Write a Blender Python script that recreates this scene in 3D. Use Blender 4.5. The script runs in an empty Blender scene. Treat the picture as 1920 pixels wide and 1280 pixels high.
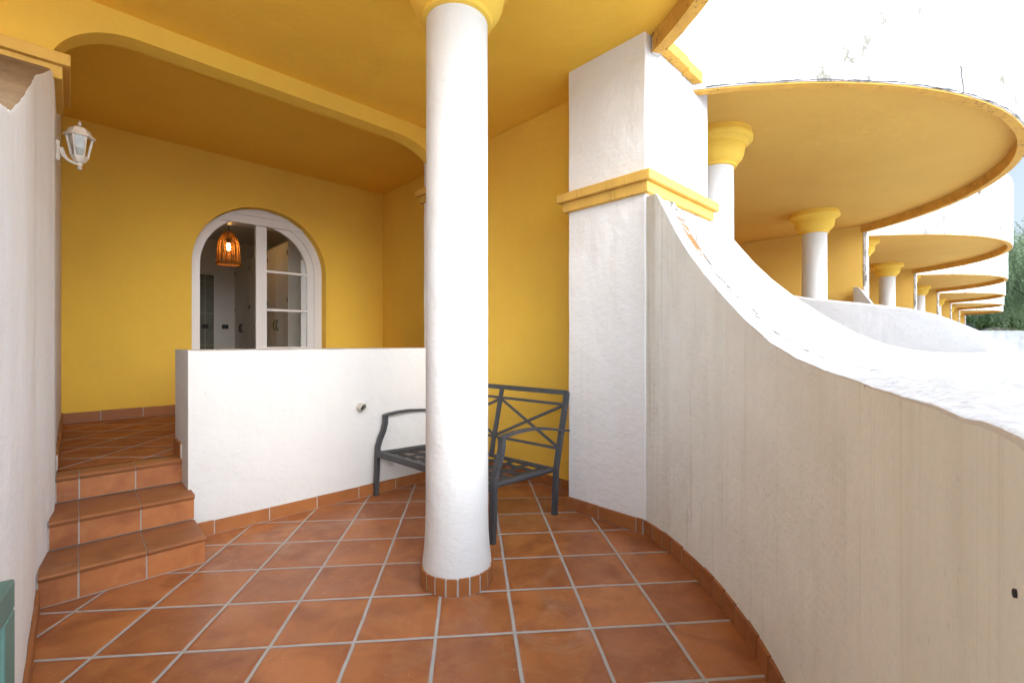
import bpy, bmesh, math, random
from mathutils import Vector, Matrix
random.seed(7)
R = math.radians
C = bpy.context.scene.collection
CB, SB = 0.719, 0.695                      # facade axes: s runs along the facade, t runs into the building
ROT = math.atan2(SB, CB)
def W(s, t, z=0.0): return Vector((CB*s - SB*t, SB*s + CB*t, z))
TAU = math.tau

# ------------------------------------------------------------------ materials
def srgb(r, g, b):
    f = lambda v: (v/255/12.92 if v/255 <= .04045 else ((v/255+.055)/1.055)**2.4)
    return (f(r), f(g), f(b), 1)
class NT:
    def __init__(self, name):
        self.m = bpy.data.materials.new(name); self.m.use_nodes = True
        self.t = self.m.node_tree; self.n = self.t.nodes; self.l = self.t.links
        self.b = self.n['Principled BSDF']; self.out = self.n['Material Output']
        self.tc = self.n.new('ShaderNodeTexCoord')
    def set(self, node, k, v):
        if hasattr(v, 'is_output'): self.l.new(v, node.inputs[k])
        else: node.inputs[k].default_value = v
    def mapping(self, scale=(1,1,1), rot=(0,0,0), loc=(0,0,0), src=None):
        m = self.n.new('ShaderNodeMapping'); self.l.new(src or self.tc.outputs['Object'], m.inputs[0])
        m.inputs['Scale'].default_value = scale; m.inputs['Rotation'].default_value = rot; m.inputs['Location'].default_value = loc
        return m.outputs[0]
    def noise(self, scale, detail=4, rough=.55, vec=None, dist=0, col=False):
        n = self.n.new('ShaderNodeTexNoise'); n.inputs['Scale'].default_value = scale
        n.inputs['Detail'].default_value = detail; n.inputs['Roughness'].default_value = rough; n.inputs['Distortion'].default_value = dist
        self.l.new(vec or self.tc.outputs['Object'], n.inputs['Vector'])
        return n.outputs['Color' if col else 'Fac']
    def voronoi(self, scale, feature='F1', vec=None, out='Distance'):
        n = self.n.new('ShaderNodeTexVoronoi'); n.feature = feature; n.inputs['Scale'].default_value = scale
        self.l.new(vec or self.tc.outputs['Object'], n.inputs['Vector']); return n.outputs[out]
    def ramp(self, fac, *stops):
        n = self.n.new('ShaderNodeValToRGB'); e = n.color_ramp.elements
        while len(e) < len(stops): e.new(.5)
        for i, (p, c) in enumerate(stops):
            e[i].position = p; e[i].color = c if hasattr(c, '__len__') else (c, c, c, 1)
        self.l.new(fac, n.inputs[0]); return n.outputs[0]
    def math(self, op, a, b=None, c=None, clamp=False):
        n = self.n.new('ShaderNodeMath'); n.operation = op; n.use_clamp = clamp
        for i, v in enumerate((a, b, c)):
            if v is not None: self.set(n, i, v)
        return n.outputs[0]
    def mix(self, fac, a, b, mode='MIX'):
        n = self.n.new('ShaderNodeMix'); n.data_type = 'RGBA'; n.blend_type = mode
        self.set(n, 0, fac); self.set(n, 6, a); self.set(n, 7, b); return n.outputs[2]
    def bump(self, h, strength=.3, dist=.01, normal=None):
        n = self.n.new('ShaderNodeBump'); n.inputs['Strength'].default_value = strength; n.inputs['Distance'].default_value = dist
        self.l.new(h, n.inputs['Height'])
        if normal: self.l.new(normal, n.inputs['Normal'])
        return n.outputs[0]
    def sep(self, v):
        n = self.n.new('ShaderNodeSeparateXYZ'); self.l.new(v, n.inputs[0]); return n.outputs
    def comb(self, x, y, z=0.0):
        n = self.n.new('ShaderNodeCombineXYZ')
        for i, v in enumerate((x, y, z)): self.set(n, i, v)
        return n.outputs[0]
    def island(self):
        n = self.n.new('ShaderNodeNewGeometry'); return n.outputs['Random Per Island']
    def done(self, col=None, rough=.8, normal=None, spec=.3, metal=0):
        if col is not None: self.set(self.b, 'Base Color', col)
        self.set(self.b, 'Roughness', rough); self.set(self.b, 'Specular IOR Level', spec); self.set(self.b, 'Metallic', metal)
        if normal is not None: self.l.new(normal, self.b.inputs['Normal'])
        return self.m

def plaster(name, base, dirt, streak=.3, blotch=.15, cracks=0.0, specks=.0, trowel=.5, fine=.5, edge=None):
    n = NT(name)
    v = n.noise(1.3, 6, .6)
    col = n.mix(n.ramp(v, (.35, 0), (.7, blotch)), base, dirt)
    dist = n.noise(2.5, 3, .5, col=True)
    vec = n.mix(.06, n.tc.outputs['Object'], dist)
    if streak:
        f1 = n.noise(1.0, 4, .6, n.mapping((7, 7, .30)))
        f2 = n.noise(1.0, 4, .65, n.mapping((30, 30, .9)))
        reg = n.ramp(n.noise(1.0, 3, .5, n.mapping((1.7, 1.7, .8))), (.36, .15), (.62, 1))
        s1 = n.math('MULTIPLY', n.ramp(f1, (.47, 0), (.70, .55)), reg)
        s2 = n.math('MULTIPLY', n.ramp(f2, (.565, 0), (.66, .6)), reg)
        s3 = n.math('MULTIPLY', n.ramp(n.noise(1.0, 5, .7, n.mapping((9, 9, 3.2))), (.60, 0), (.76, .6)), n.ramp(n.noise(1.6, 2), (.45, 0), (.6, 1)))
        col = n.mix(n.math('MULTIPLY', n.math('ADD', n.math('ADD', s1, s2), s3, clamp=True), streak), col, dirt)
    if specks:
        sp = n.math('MULTIPLY', n.ramp(n.noise(55, 2, .5), (.68, 0), (.74, 1)), n.ramp(n.noise(3, 4), (.48, 0), (.6, 1)))
        col = n.mix(n.math('MULTIPLY', sp, specks), col, (.05, .035, .025, 1))
    if cracks:
        cr = n.ramp(n.math('ABSOLUTE', n.math('SUBTRACT', n.noise(.75, 4, .55), .5)), (.003, 1), (.011, 0))
        msk = n.ramp(n.noise(1.4, 2), (.46, 0), (.50, 1))
        col = n.mix(n.math('MULTIPLY', n.math('MULTIPLY', cr, msk), cracks), col, (.05, .04, .03, 1))
        bl = n.math('MULTIPLY', n.ramp(n.noise(7, 5, .7, n.mapping((1, 1, .7))), (.51, 0), (.60, 1)), n.ramp(n.noise(1.1, 2), (.46, 0), (.56, 1)))
        col = n.mix(n.math('MULTIPLY', bl, .9*cracks), col, (.16, .135, .095, 1))
    if edge:
        x, y, z = n.sep(n.tc.outputs['Object'])
        rad = n.math('SQRT', n.math('ADD', n.math('POWER', n.math('ADD', x, -edge[0]), 2.0), n.math('POWER', n.math('ADD', y, -edge[1]), 2.0)))
        band = n.ramp(n.math('DIVIDE', n.math('ADD', rad, -edge[2]), .12), (.02, 0), (.35, 1))
        fl = n.math('MULTIPLY', n.ramp(n.noise(17, 5, .7), (.47, 0), (.52, 1)), n.math('MULTIPLY', n.ramp(n.noise(3.5, 3), (.30, .1), (.42, 1)), n.ramp(n.math('ADD', y, .75), (.12, 0), (.24, 1))))
        col = n.mix(n.math('MULTIPLY', n.math('MULTIPLY', fl, band), .95), col, (.07, .06, .045, 1))
        hi = n.math('MULTIPLY', n.ramp(n.math('ADD', y, -.05), (.30, 0), (.38, 1)), n.ramp(n.math('ADD', y, -.05), (.50, 1), (.60, 0)))
        rs = n.math('MULTIPLY', n.math('MULTIPLY', hi, band), n.ramp(n.noise(18, 4, .6, n.mapping((1, .4, 1))), (.36, 0), (.50, 1)))
        col = n.mix(n.math('MULTIPLY', rs, .95), col, (.26, .12, .035, 1))
    h1 = n.noise(4.0, 4, .55); h2 = n.noise(70, 4, .6); h3 = n.noise(18, 3, .5, n.mapping((1, 1, 2.2)))
    b = n.bump(h1, trowel, .035); b = n.bump(h3, trowel*.7, .008, b); b = n.bump(h2, fine, .0035, b)
    return n.done(col, .86, b, .2)

WHITE = (.78, .78, .77, 1)
M = {}
M['white'] = plaster('white_render', WHITE, (.60, .54, .44, 1), .20, .16, 0, .2)
M['white_low'] = plaster('low_wall_render', (.60, .60, .595, 1), (.50, .45, .37, 1), .20, .16, 0, .35, .6, .6)  # white darkened in the colour to offset the strong light on this wall
M['white_column'] = plaster('white_column_render', (.64, .64, .63, 1), (.60, .54, .44, 1), .14, .14, 0, .16, .4, .38)  # same white toned down in the colour against the light on the column
M['white_dirty'] = plaster('weathered_cream_render', (.80, .825, .80, 1), (.44, .41, .32, 1), .60, .32, 0, .28, .6, .7)
M['white_left'] = plaster('stained_white_render', (.82, .815, .81, 1), (.52, .44, .34, 1), .32, .15, 0, .18, .4, .3)
M['stained_top'] = plaster('brown_stained_top', (.27, .20, .125, 1), (.12, .08, .045, 1), .6, .9, 0, .5, .6, .6)
M['white_out'] = plaster('outdoor_white_render', (.62, .615, .61, 1), (.40, .35, .28, 1), .14, .14, 1.0, .6, .3, .3)
M['white_parapet'] = plaster('parapet_outdoor_render', (.66, .655, .65, 1), (.45, .40, .33, 1), .12, .10, 0, .5, .3, .3)
M['white_top'] = plaster('parapet_top_render', (.66, .655, .64, 1), (.42, .37, .30, 1), 0, .3, 0, 1.0, .6, .6, (.138-2.1, 2.86-.75, 2.98))
YEL = (.86, .57, .082, 1)
M['yellow'] = plaster('yellow_render', YEL, (.74, .475, .09, 1), .12, .55, 0, .08, .4, .8)
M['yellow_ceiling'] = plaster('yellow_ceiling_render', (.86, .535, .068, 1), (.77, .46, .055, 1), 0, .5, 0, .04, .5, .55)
M['yellow_neighbour'] = plaster('neighbour_yellow_render', (.68, .44, .105, 1), (.60, .37, .075, 1), .12, .5, 0, .08, .4, .8)  # duller, darker copy of the yellow for the neighbouring houses
M['soffit_neighbour'] = plaster('neighbour_soffit_render', (.67, .415, .095, 1), (.60, .355, .075, 1), 0, .5, 0, .05, .5, .5)  # darker copy of the ceiling yellow for the neighbouring soffits
M['yellow_trim'] = plaster('weathered_yellow_trim', (.72, .44, .10, 1), (.30, .16, .04, 1), .40, .25, 0, .55, .3, .7)
def peel():
    n = NT('peeling_yellow_rim')
    v = n.noise(9, 5, .65)
    col = n.mix(n.ramp(v, (.35, 0), (.7, .6)), (.66, .38, .075, 1), (.46, .24, .05, 1))
    sp = n.math('MULTIPLY', n.ramp(n.noise(42, 3, .6, n.mapping((1, 1, .5))), (.57, 0), (.62, 1)), n.ramp(n.noise(5, 4), (.47, 0), (.62, 1)))
    col = n.mix(n.math('MULTIPLY', sp, .7), col, (.07, .03, .02, 1))
    return n.done(col, .85, n.bump(n.math('SUBTRACT', n.noise(60, 4), sp), .6, .004), .2)
M['rim'] = peel()

TILE, TH, X0, Y0, GR = .3376, .0911, -.1074, 3.3104, .0125
def terracotta_col(n, rnd, vec, scale=1.0):
    sw = n.noise(1.15*scale, 2.5, .5, vec, 1.2)
    sw2 = n.noise(3.2*scale, 5, .6, vec, .8)
    base = n.mix(rnd, (.42, .152, .046, 1), (.28, .092, .030, 1))
    col = n.mix(n.ramp(sw, (.42, 0), (.70, .8)), base, (.215, .062, .020, 1))
    col = n.mix(n.math('MULTIPLY', n.ramp(sw2, (.45, 0), (.75, 1)), .45), col, (.47, .195, .060, 1))
    return n.mix(n.math('MULTIPLY', n.ramp(n.noise(14*scale, 5, .7, vec), (.5, 0), (.75, 1)), .25), col, (.25, .085, .03, 1))
def floor_tile(name='terracotta_floor_tiles', r0=.30, sp=.5):
    n = NT(name)
    geo = n.n.new('ShaderNodeNewGeometry')
    v = n.mapping((1/TILE, 1/TILE, 1), (0, 0, 0), (0, 0, 0), None)
    # rotate into the tile grid
    m = n.n.new('ShaderNodeMapping'); m.vector_type = 'TEXTURE'
    m.inputs['Location'].default_value = (X0, Y0, 0); m.inputs['Rotation'].default_value = (0, 0, TH)
    m.inputs['Scale'].default_value = (TILE, TILE, 1); n.l.new(geo.outputs['Position'], m.inputs[0])
    g = m.outputs[0]
    wob = n.noise(7, 3, .6, geo.outputs['Position'], col=True)
    g2 = n.n.new('ShaderNodeVectorMath'); g2.operation = 'MULTIPLY_ADD'
    n.l.new(wob, g2.inputs[0]); g2.inputs[1].default_value = (.022, .022, 0); n.l.new(g, g2.inputs[2])
    x, y, z = n.sep(g2.outputs[0])
    ix, iy = n.math('FLOOR', x), n.math('FLOOR', y)
    fx, fy = n.math('FRACT', x), n.math('FRACT', y)
    dx = n.math('MINIMUM', fx, n.math('SUBTRACT', 1.0, fx)); dy = n.math('MINIMUM', fy, n.math('SUBTRACT', 1.0, fy))
    d = n.math('MINIMUM', dx, dy)
    w = GR/TILE/2
    tilem = n.ramp(d, (w*.85, 0), (w*1.35, 1))
    wn = n.n.new('ShaderNodeTexWhiteNoise'); wn.noise_dimensions = '2D'; n.l.new(n.comb(ix, iy), wn.inputs['Vector'])
    # every tile carries its own swirl
    off = n.n.new('ShaderNodeVectorMath'); off.operation = 'MULTIPLY_ADD'
    n.l.new(wn.outputs['Color'], off.inputs[0]); off.inputs[1].default_value = (37, 53, 0)
    n.l.new(n.comb(fx, fy), off.inputs[2])
    col = terracotta_col(n, wn.outputs['Value'], off.outputs[0], .95)
    # cement haze and rubbed scratches over the tiles
    hz = n.math('MULTIPLY', n.ramp(n.noise(2.1, 6, .7, geo.outputs['Position'], 2.2), (.50, 0), (.72, .42)), n.ramp(n.noise(.8, 2, .5, geo.outputs['Position']), (.42, 0), (.62, 1)))
    col = n.mix(hz, col, (.47, .35, .26, 1))
    spk = n.ramp(n.noise(75, 1, .5, geo.outputs['Position']), (.745, 0), (.77, .5))
    col = n.mix(spk, col, (.55, .42, .33, 1))
    gcol = n.mix(n.noise(14, 5, .6, geo.outputs['Position']), (.28, .27, .255, 1), (.47, .46, .44, 1))
    col = n.mix(tilem, gcol, col)
    h = n.math('ADD', n.ramp(d, (w*.8, 0), (w*2.6, 1)), n.math('MULTIPLY', n.noise(3, 3, .5, off.outputs[0]), .5))
    b = n.bump(h, .5, .006); b = n.bump(n.noise(90, 3, .5, geo.outputs['Position']), .15, .002, b)
    rr = n.ramp(n.noise(4, 5, .6, geo.outputs['Position']), (.3, r0), (.7, r0+.2))
    rough = n.mix(tilem, (.9, .9, .9, 1), rr)
    return n.done(col, rough, b, sp)
M['floor'] = floor_tile(); M['landing'] = floor_tile('terracotta_landing_tiles', .6, .2)
def piece_tile(name, base=None):
    n = NT(name)
    r = n.island()
    off = n.n.new('ShaderNodeVectorMath'); off.operation = 'ADD'
    n.l.new(n.tc.outputs['Object'], off.inputs[0]); n.l.new(n.comb(n.math('MULTIPLY', r, 31.0), n.math('MULTIPLY', r, 17.0), 0.0), off.inputs[1])
    col = terracotta_col(n, r, off.outputs[0], 3.0) if base is None else n.mix(n.ramp(n.noise(4, 5, .6, off.outputs[0], .8), (.3, 0), (.7, 1)), base[0], base[1])
    col = n.mix(n.math('MULTIPLY', n.ramp(n.noise(6, 5, .7), (.6, 0), (.8, 1)), .35), col, (.45, .33, .24, 1))
    return n.done(col, .48, n.bump(n.noise(25, 4), .25, .004), .4)
M['tile'] = piece_tile('terracotta_step_tiles')
M['tread'] = piece_tile('worn_brown_tread_tiles', ((.34, .135, .050, 1), (.22, .085, .034, 1)))
M['skirt'] = piece_tile('terracotta_skirting_tiles', ((.36, .135, .038, 1), (.28, .098, .03, 1)))
def simple(name, col, rough=.6, spec=.4, metal=0, var=.12, scale=8, bump=.1, bs=40):
    n = NT(name)
    d = tuple(c*(1-2*var) for c in col[:3])+(1,)
    c = n.mix(n.ramp(n.noise(scale, 5), (.3, 0), (.7, 1)), col, d)
    return n.done(c, rough, n.bump(n.noise(bs, 3), bump, .003), spec, metal)
M['grout'] = simple('cement_grout', (.46, .43, .39, 1), .95, .1)
M['grey_metal'] = simple('charcoal_painted_metal', (.062, .066, .074, 1), .46, .45, 0, .15, 12, .06, 120)
M['strap'] = simple('dark_grey_webbing', (.062, .064, .066, 1), .85, .2, 0, .2, 30, .5, 300)
M['green'] = simple('green_painted_metal', (.10, .205, .165, 1), .5, .45, 0, .22, 6, .15, 25)
M['pvc'] = simple('white_lacquered_frame', (.80, .80, .80, 1), .28, .5, 0, .03, 3, .02, 20)
M['lantern'] = simple('cream_lantern_paint', (.74, .68, .60, 1), .42, .45, 0, .12, 20, .1, 60)
M['black'] = simple('black_fitting', (.014, .014, .014, 1), .5, .4)
M['pipe'] = simple('old_white_plastic_pipe', (.62, .60, .54, 1), .55, .35, 0, .15, 20)
M['pipe_in'] = simple('dark_pipe_bore', (.05, .05, .055, 1), .8, .2)
M['room'] = simple('grey_room_paint', (.72, .715, .70, 1), .85, .2, 0, .04, 3)
M['wardrobe'] = simple('white_wardrobe_paint', (.74, .73, .70, 1), .6, .3, 0, .04, 4)
M['wood_floor'] = simple('room_floor', (.32, .26, .2, 1), .5, .4)
M['rattan'] = simple('woven_rattan', (.40, .17, .03, 1), .7, .3, 0, .3, 30, .3, 80)
def bath():
    n = NT('green_grey_bathroom_tiles')
    x, y, z = n.sep(n.mapping((1/.30, 1, 1/.60)))
    fx, fz = n.math('FRACT', x), n.math('FRACT', z)
    d = n.math('MINIMUM', n.math('MULTIPLY', n.math('MINIMUM', fx, n.math('SUBTRACT', 1.0, fx)), .30), n.math('MULTIPLY', n.math('MINIMUM', fz, n.math('SUBTRACT', 1.0, fz)), .60))
    c = n.mix(n.ramp(n.noise(5, 6, .65), (.3, 0), (.7, 1)), (.15, .145, .095, 1), (.09, .09, .06, 1))
    return n.done(n.mix(n.ramp(d, (.003, 1), (.006, 0)), c, (.3, .29, .24, 1)), .3, None, .4)
M['bath'] = bath()
def glass(name, tint=(.93, .95, .94, 1), ior=1.5, frost=None):
    n = NT(name); n.n.remove(n.b)
    tr = n.n.new('ShaderNodeBsdfTransparent'); tr.inputs[0].default_value = tint
    gl = n.n.new('ShaderNodeBsdfGlossy'); gl.inputs['Roughness'].default_value = .02
    fr = n.n.new('ShaderNodeFresnel'); fr.inputs[0].default_value = ior
    mx = n.n.new('ShaderNodeMixShader'); n.l.new(n.math('MULTIPLY', fr.outputs[0], 1.6, clamp=True), mx.inputs[0])
    last = tr.outputs[0]
    if frost:
        df = n.n.new('ShaderNodeBsdfDiffuse'); df.inputs[0].default_value = frost
        m2 = n.n.new('ShaderNodeMixShader'); m2.inputs[0].default_value = .45
        n.l.new(tr.outputs[0], m2.inputs[1]); n.l.new(df.outputs[0], m2.inputs[2]); last = m2.outputs[0]
    n.l.new(last, mx.inputs[1]); n.l.new(gl.outputs[0], mx.inputs[2]); n.l.new(mx.outputs[0], n.out.inputs[0])
    return n.m
M['glass'] = glass('door_glass')
M['lantern_glass'] = glass('lantern_glass', (.8, .82, .78, 1), 1.5, (.42, .43, .38, 1))
def emit(name, col, s):
    n = NT(name); n.set(n.b, 'Base Color', (.8, .6, .3, 1)); n.set(n.b, 'Emission Color', col); n.set(n.b, 'Emission Strength', s); return n.m
M['bulb'] = emit('lit_bulb', (1, .55, .16, 1), 55)
def leaf(name, a, b):
    n = NT(name)
    c = n.mix(n.island(), a, b); c = n.mix(n.math('MULTIPLY', n.noise(.9, 3), .6), c, tuple(v*.55 for v in a[:3])+(1,))
    n.done(c, .6, None, .2)
    tr = n.n.new('ShaderNodeBsdfTranslucent'); n.l.new(c, tr.inputs[0]); mx = n.n.new('ShaderNodeMixShader'); mx.inputs[0].default_value = .45
    n.l.new(n.b.outputs[0], mx.inputs[1]); n.l.new(tr.outputs[0], mx.inputs[2]); n.l.new(mx.outputs[0], n.out.inputs[0])
    return n.m
M['pepper'] = leaf('pepper_tree_leaves', (.22, .30, .15, 1), (.36, .44, .26, 1))
M['bush'] = leaf('bush_leaves', (.10, .19, .06, 1), (.20, .30, .10, 1))
M['bush_grey'] = leaf('silver_bush_leaves', (.18, .24, .19, 1), (.32, .38, .31, 1))
M['bark'] = simple('grey_brown_bark', (.10, .075, .055, 1), .9, .1, 0, .3, 9, .8, 12)
M['rock'] = simple('pale_rock', (.42, .37, .31, 1), .9, .2, 0, .3, 3, .8, 6)
M['rendered_grey'] = simple('grey_rendered_wall', (.40, .40, .39, 1), .9, .2, 0, .15, 1.5, .3, 20)
M['orange'] = simple('orange_petals', (.75, .22, .02, 1), .6)
def ground():
    n = NT('pale_bounce_ground')
    c = n.mix(n.ramp(n.noise(.5, 8, .6), (.35, 0), (.65, 1)), (.80, .79, .77, 1), (.74, .73, .71, 1))  # near-white so the unseen ground outside bounces light up to the ceilings
    return n.done(c, .95, n.bump(n.noise(6, 6), .6, .05), .1)
M['ground'] = ground()
def hillm():
    n = NT('planted_bank_soil')
    c = n.mix(n.ramp(n.noise(.8, 8, .65), (.4, 0), (.6, 1)), (.15, .12, .085, 1), (.075, .115, .035, 1))
    return n.done(c, .95, n.bump(n.noise(2.5, 6), .9, .2), .1)
M['hill'] = hillm()

# ------------------------------------------------------------------ mesh builder
class MB:
    def __init__(self): self.bm = bmesh.new(); self.mi = 0
    def face(self, vs):
        try: f = self.bm.faces.new(vs); f.material_index = self.mi; return f
        except ValueError: return None
    def v(self, p): return self.bm.verts.new(p)
    def poly(self, pts): return self.face([self.v(p) for p in pts])
    def box(self, a, b, c, d, e, f):
        p = [self.v((x, y, z)) for z in (e, f) for (x, y) in ((a, c), (b, c), (b, d), (a, d))]
        for q in ((3,2,1,0), (4,5,6,7), (0,1,5,4), (1,2,6,5), (2,3,7,6), (3,0,4,7)): self.face([p[i] for i in q])
    def hexa(self, bot, top):
        n = len(bot); b = [self.v(p) for p in bot]; t = [self.v(p) for p in top]
        self.face(b[::-1]); self.face(t)
        for i in range(n): self.face([b[i], b[(i+1) % n], t[(i+1) % n], t[i]])
    def loft(self, secs, closed=False, caps=True):
        rows = [[self.v(p) for p in s] for s in secs]; m = len(rows[0]); n = len(rows)
        for i in range(n if closed else n-1):
            a, b = rows[i], rows[(i+1) % n]
            for j in range(m): self.face([a[j], a[(j+1) % m], b[(j+1) % m], b[j]])
        if caps and not closed: self.face(rows[0][::-1]); self.face(rows[-1])
    def lathe(self, prof, cx=0, cy=0, n=48, cap=True):
        rows = [[self.v((cx+r*math.cos(TAU*k/n), cy+r*math.sin(TAU*k/n), z)) for k in range(n)] for r, z in prof]
        for a, b in zip(rows, rows[1:]):
            for k in range(n): self.face([a[k], a[(k+1) % n], b[(k+1) % n], b[k]])
        if cap: self.face(rows[0][::-1]); self.face(rows[-1])
    def bar(self, pts, w, h, side):
        """rectangular bar along pts; w across `side`, h across the other direction"""
        pts = [Vector(p) for p in pts]; side = Vector(side).normalized(); secs = []
        for i, p in enumerate(pts):
            t = (pts[min(i+1, len(pts)-1)] - pts[max(i-1, 0)]).normalized()
            n = t.cross(side).normalized(); sd = n.cross(t).normalized()
            secs.append([p+sd*w/2*a+n*h/2*b for a, b in ((-1,-1), (1,-1), (1,1), (-1,1))])
        self.loft(secs)
    def tube(self, pts, r, n=8):
        pts = [Vector(p) for p in pts]; secs = []
        rr = r if hasattr(r, '__len__') else [r]*len(pts)
        for i, p in enumerate(pts):
            t = (pts[min(i+1, len(pts)-1)] - pts[max(i-1, 0)]).normalized()
            a = Vector((0, 0, 1)) if abs(t.z) < .9 else Vector((1, 0, 0))
            x = t.cross(a).normalized(); y = t.cross(x)
            secs.append([p+(x*math.cos(TAU*k/n)+y*math.sin(TAU*k/n))*rr[i] for k in range(n)])
        self.loft(secs)
BASE = {}
def set_props(o, label=None, cat=None, group=None, kind=None):
    for k, v in (('label', label), ('category', cat), ('group', group), ('kind', kind)):
        if v: o[k] = v
def thing(name, label, cat, s, t, z=0, rot=None, group=None, free=False):
    o = bpy.data.objects.new(name, None); C.objects.link(o); o.empty_display_size = .2
    o.location = W(s, t, z) if not free else (s, t, z); o.rotation_euler = (0, 0, ROT if rot is None else rot)
    set_props(o, label, cat, group); BASE[o] = Vector((s, t, z)) if rot is None and not free else Vector((0, 0, 0))
    return o
def part(name, mb, mats, parent=None, smooth=None, bevel=0, seg=2, base=None, label=None):
    """smooth: angle in degrees; coordinates are facade coordinates unless the thing is local"""
    bm = mb.bm
    bmesh.ops.recalc_face_normals(bm, faces=bm.faces)
    b = BASE[parent] if parent is not None else (base if base is not None else Vector((0, 0, 0)))
    bmesh.ops.translate(bm, vec=-b, verts=bm.verts)
    me = bpy.data.meshes.new(name); bm.to_mesh(me); bm.free()
    if not isinstance(mats, (list, tuple)): mats = [mats]
    for m in mats: me.materials.append(m)
    o = bpy.data.objects.new(name, me); C.objects.link(o)
    if parent is not None: o.parent = parent
    else: o.location = W(*b); o.rotation_euler = (0, 0, ROT)
    BASE[o] = b
    if bevel:
        md = o.modifiers.new('bevel', 'BEVEL'); md.width = bevel; md.segments = seg; md.limit_method = 'ANGLE'; md.angle_limit = R(40)
        smooth = smooth or 35
    if smooth:
        me.shade_smooth()
        try: me.set_sharp_from_angle(angle=R(smooth))
        except Exception: pass
    if label: o['label'] = label
    return o
def single(name, mb, mats, label, cat, s, t, z=0, group=None, kind=None, **k):
    o = part(name, mb, mats, None, base=Vector((s, t, z)), **k); set_props(o, label, cat, group, kind); return o
def interp(tab, x):
    if x <= tab[0][0]: return tab[0][1]
    for (a, b), (c, d) in zip(tab, tab[1:]):
        if x <= c: return b+(d-b)*(x-a)/(c-a)
    return tab[-1][1]
def wob(x, y, a):            # small irregularity of hand-finished render
    return a*(math.sin(x*23.1+y*5)+.6*math.sin(x*51.7+y*13+1.3)+.4*math.sin(x*97+2))/2

def skirting(p0, p1, z0, h, length, thick, out, first=None):
    """row of cut tiles along p0-p1 (facade coordinates); out = unit normal pointing off the wall"""
    mb = MB(); p0 = Vector(p0); p1 = Vector(p1); out = Vector(out); L = (p1-p0).length; d = (p1-p0)/L
    g = .0035; x = 0; first = first or length
    mb.mi = 0
    k = 0
    while x < L-.005:
        e = min(L, x+(first if k == 0 else length)); hh = h+random.uniform(-.004, .003)
        a, b = p0+d*(x+g), p0+d*(e-g)
        q = [a, b, b+out*thick, a+out*thick]
        mb.hexa([(v.x, v.y, z0+.003) for v in q], [(v.x, v.y, z0+hh) for v in q]); x = e; k += 1
    mb.mi = 1
    q = [p0, p1, p1+out*(thick-.003), p0+out*(thick-.003)]
    mb.hexa([(v.x, v.y, z0) for v in q], [(v.x, v.y, z0+h-.007) for v in q])
    return mb
def arc_skirting(cs, ct, r, a0, a1, z0, h, length, thick, inward=True):
    mb = MB(); n = max(1, round(abs(a1-a0)*r/length)); sg = -1 if inward else 1; g = .0048/r
    P = lambda rr, a: (cs+rr*math.cos(a), ct+rr*math.sin(a))
    for k in range(n):
        b0, b1 = a0+(a1-a0)*k/n+g, a0+(a1-a0)*(k+1)/n-g; hh = h+random.uniform(-.005, .004)
        q = [P(r, b0), P(r, b1), P(r+sg*thick, b1), P(r+sg*thick, b0)]
        mb.hexa([(x, y, z0+.003) for x, y in q], [(x, y, z0+hh) for x, y in q])
    mb.mi = 1
    m = n*2
    for k in range(m):
        b0, b1 = a0+(a1-a0)*k/m, a0+(a1-a0)*(k+1)/m
        q = [P(r, b0), P(r, b1), P(r+sg*(thick-.0035), b1), P(r+sg*(thick-.0035), b0)]
        mb.hexa([(x, y, z0) for x, y in q], [(x, y, z0+h-.008) for x, y in q])
    return mb

# ------------------------------------------------------------------ world, camera, light
EXPOSURE = 1.35
sc = bpy.context.scene
w = bpy.data.worlds.new('World'); sc.world = w; w.use_nodes = True
nt = w.node_tree; bg = nt.nodes['Background']
sky = nt.nodes.new('ShaderNodeTexSky'); sky.sky_type = 'NISHITA'; sky.sun_disc = False
SUN_EL, SUN_AZ = R(24), R(148)          # azimuth of the sun, clockwise from +Y
sky.sun_elevation = SUN_EL; sky.sun_rotation = SUN_AZ; sky.air_density = 1.0; sky.dust_density = 4.0; sky.ozone_density = 1.0
hs = nt.nodes.new('ShaderNodeHueSaturation'); hs.inputs['Saturation'].default_value = .55
nt.links.new(sky.outputs[0], hs.inputs['Color']); cast = nt.nodes.new('ShaderNodeMix'); cast.data_type = 'RGBA'; cast.blend_type = 'MULTIPLY'; cast.inputs[0].default_value = 1; cast.inputs[7].default_value = (.95, 1.0, 1.07, 1)
nt.links.new(hs.outputs[0], cast.inputs[6]); nt.links.new(cast.outputs[2], bg.inputs['Color']); bg.inputs['Strength'].default_value = .13
sl = bpy.data.lights.new('sun', 'SUN'); sl.energy = 2.3; sl.angle = R(105); sl.color = (.71, .985, 1.34)
so = bpy.data.objects.new('sun', sl); C.objects.link(so)
sd = Vector((math.sin(SUN_AZ)*math.cos(SUN_EL), math.cos(SUN_AZ)*math.cos(SUN_EL), math.sin(SUN_EL)))
so.rotation_euler = (-sd).to_track_quat('-Z', 'Y').to_euler(); so.location = (6, -8, 12)
cam = bpy.data.cameras.new('camera'); co = bpy.data.objects.new('camera', cam); C.objects.link(co); sc.camera = co
co.location = (0, 0, 1.25); co.rotation_euler = (R(90), 0, 0); cam.sensor_width = 36; cam.lens = 853/1920*36
cam.shift_y = 2/1920; cam.clip_start = .02; cam.clip_end = 2000
sc.view_settings.view_transform = 'Standard'; sc.view_settings.look = 'None'; sc.view_settings.exposure = EXPOSURE; sc.view_settings.gamma = 1
sc.cycles.max_bounces = 14; sc.cycles.diffuse_bounces = 8; sc.cycles.transparent_max_bounces = 16
sc.cycles.use_denoising = True; sc.cycles.sample_clamp_indirect = 8

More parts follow.
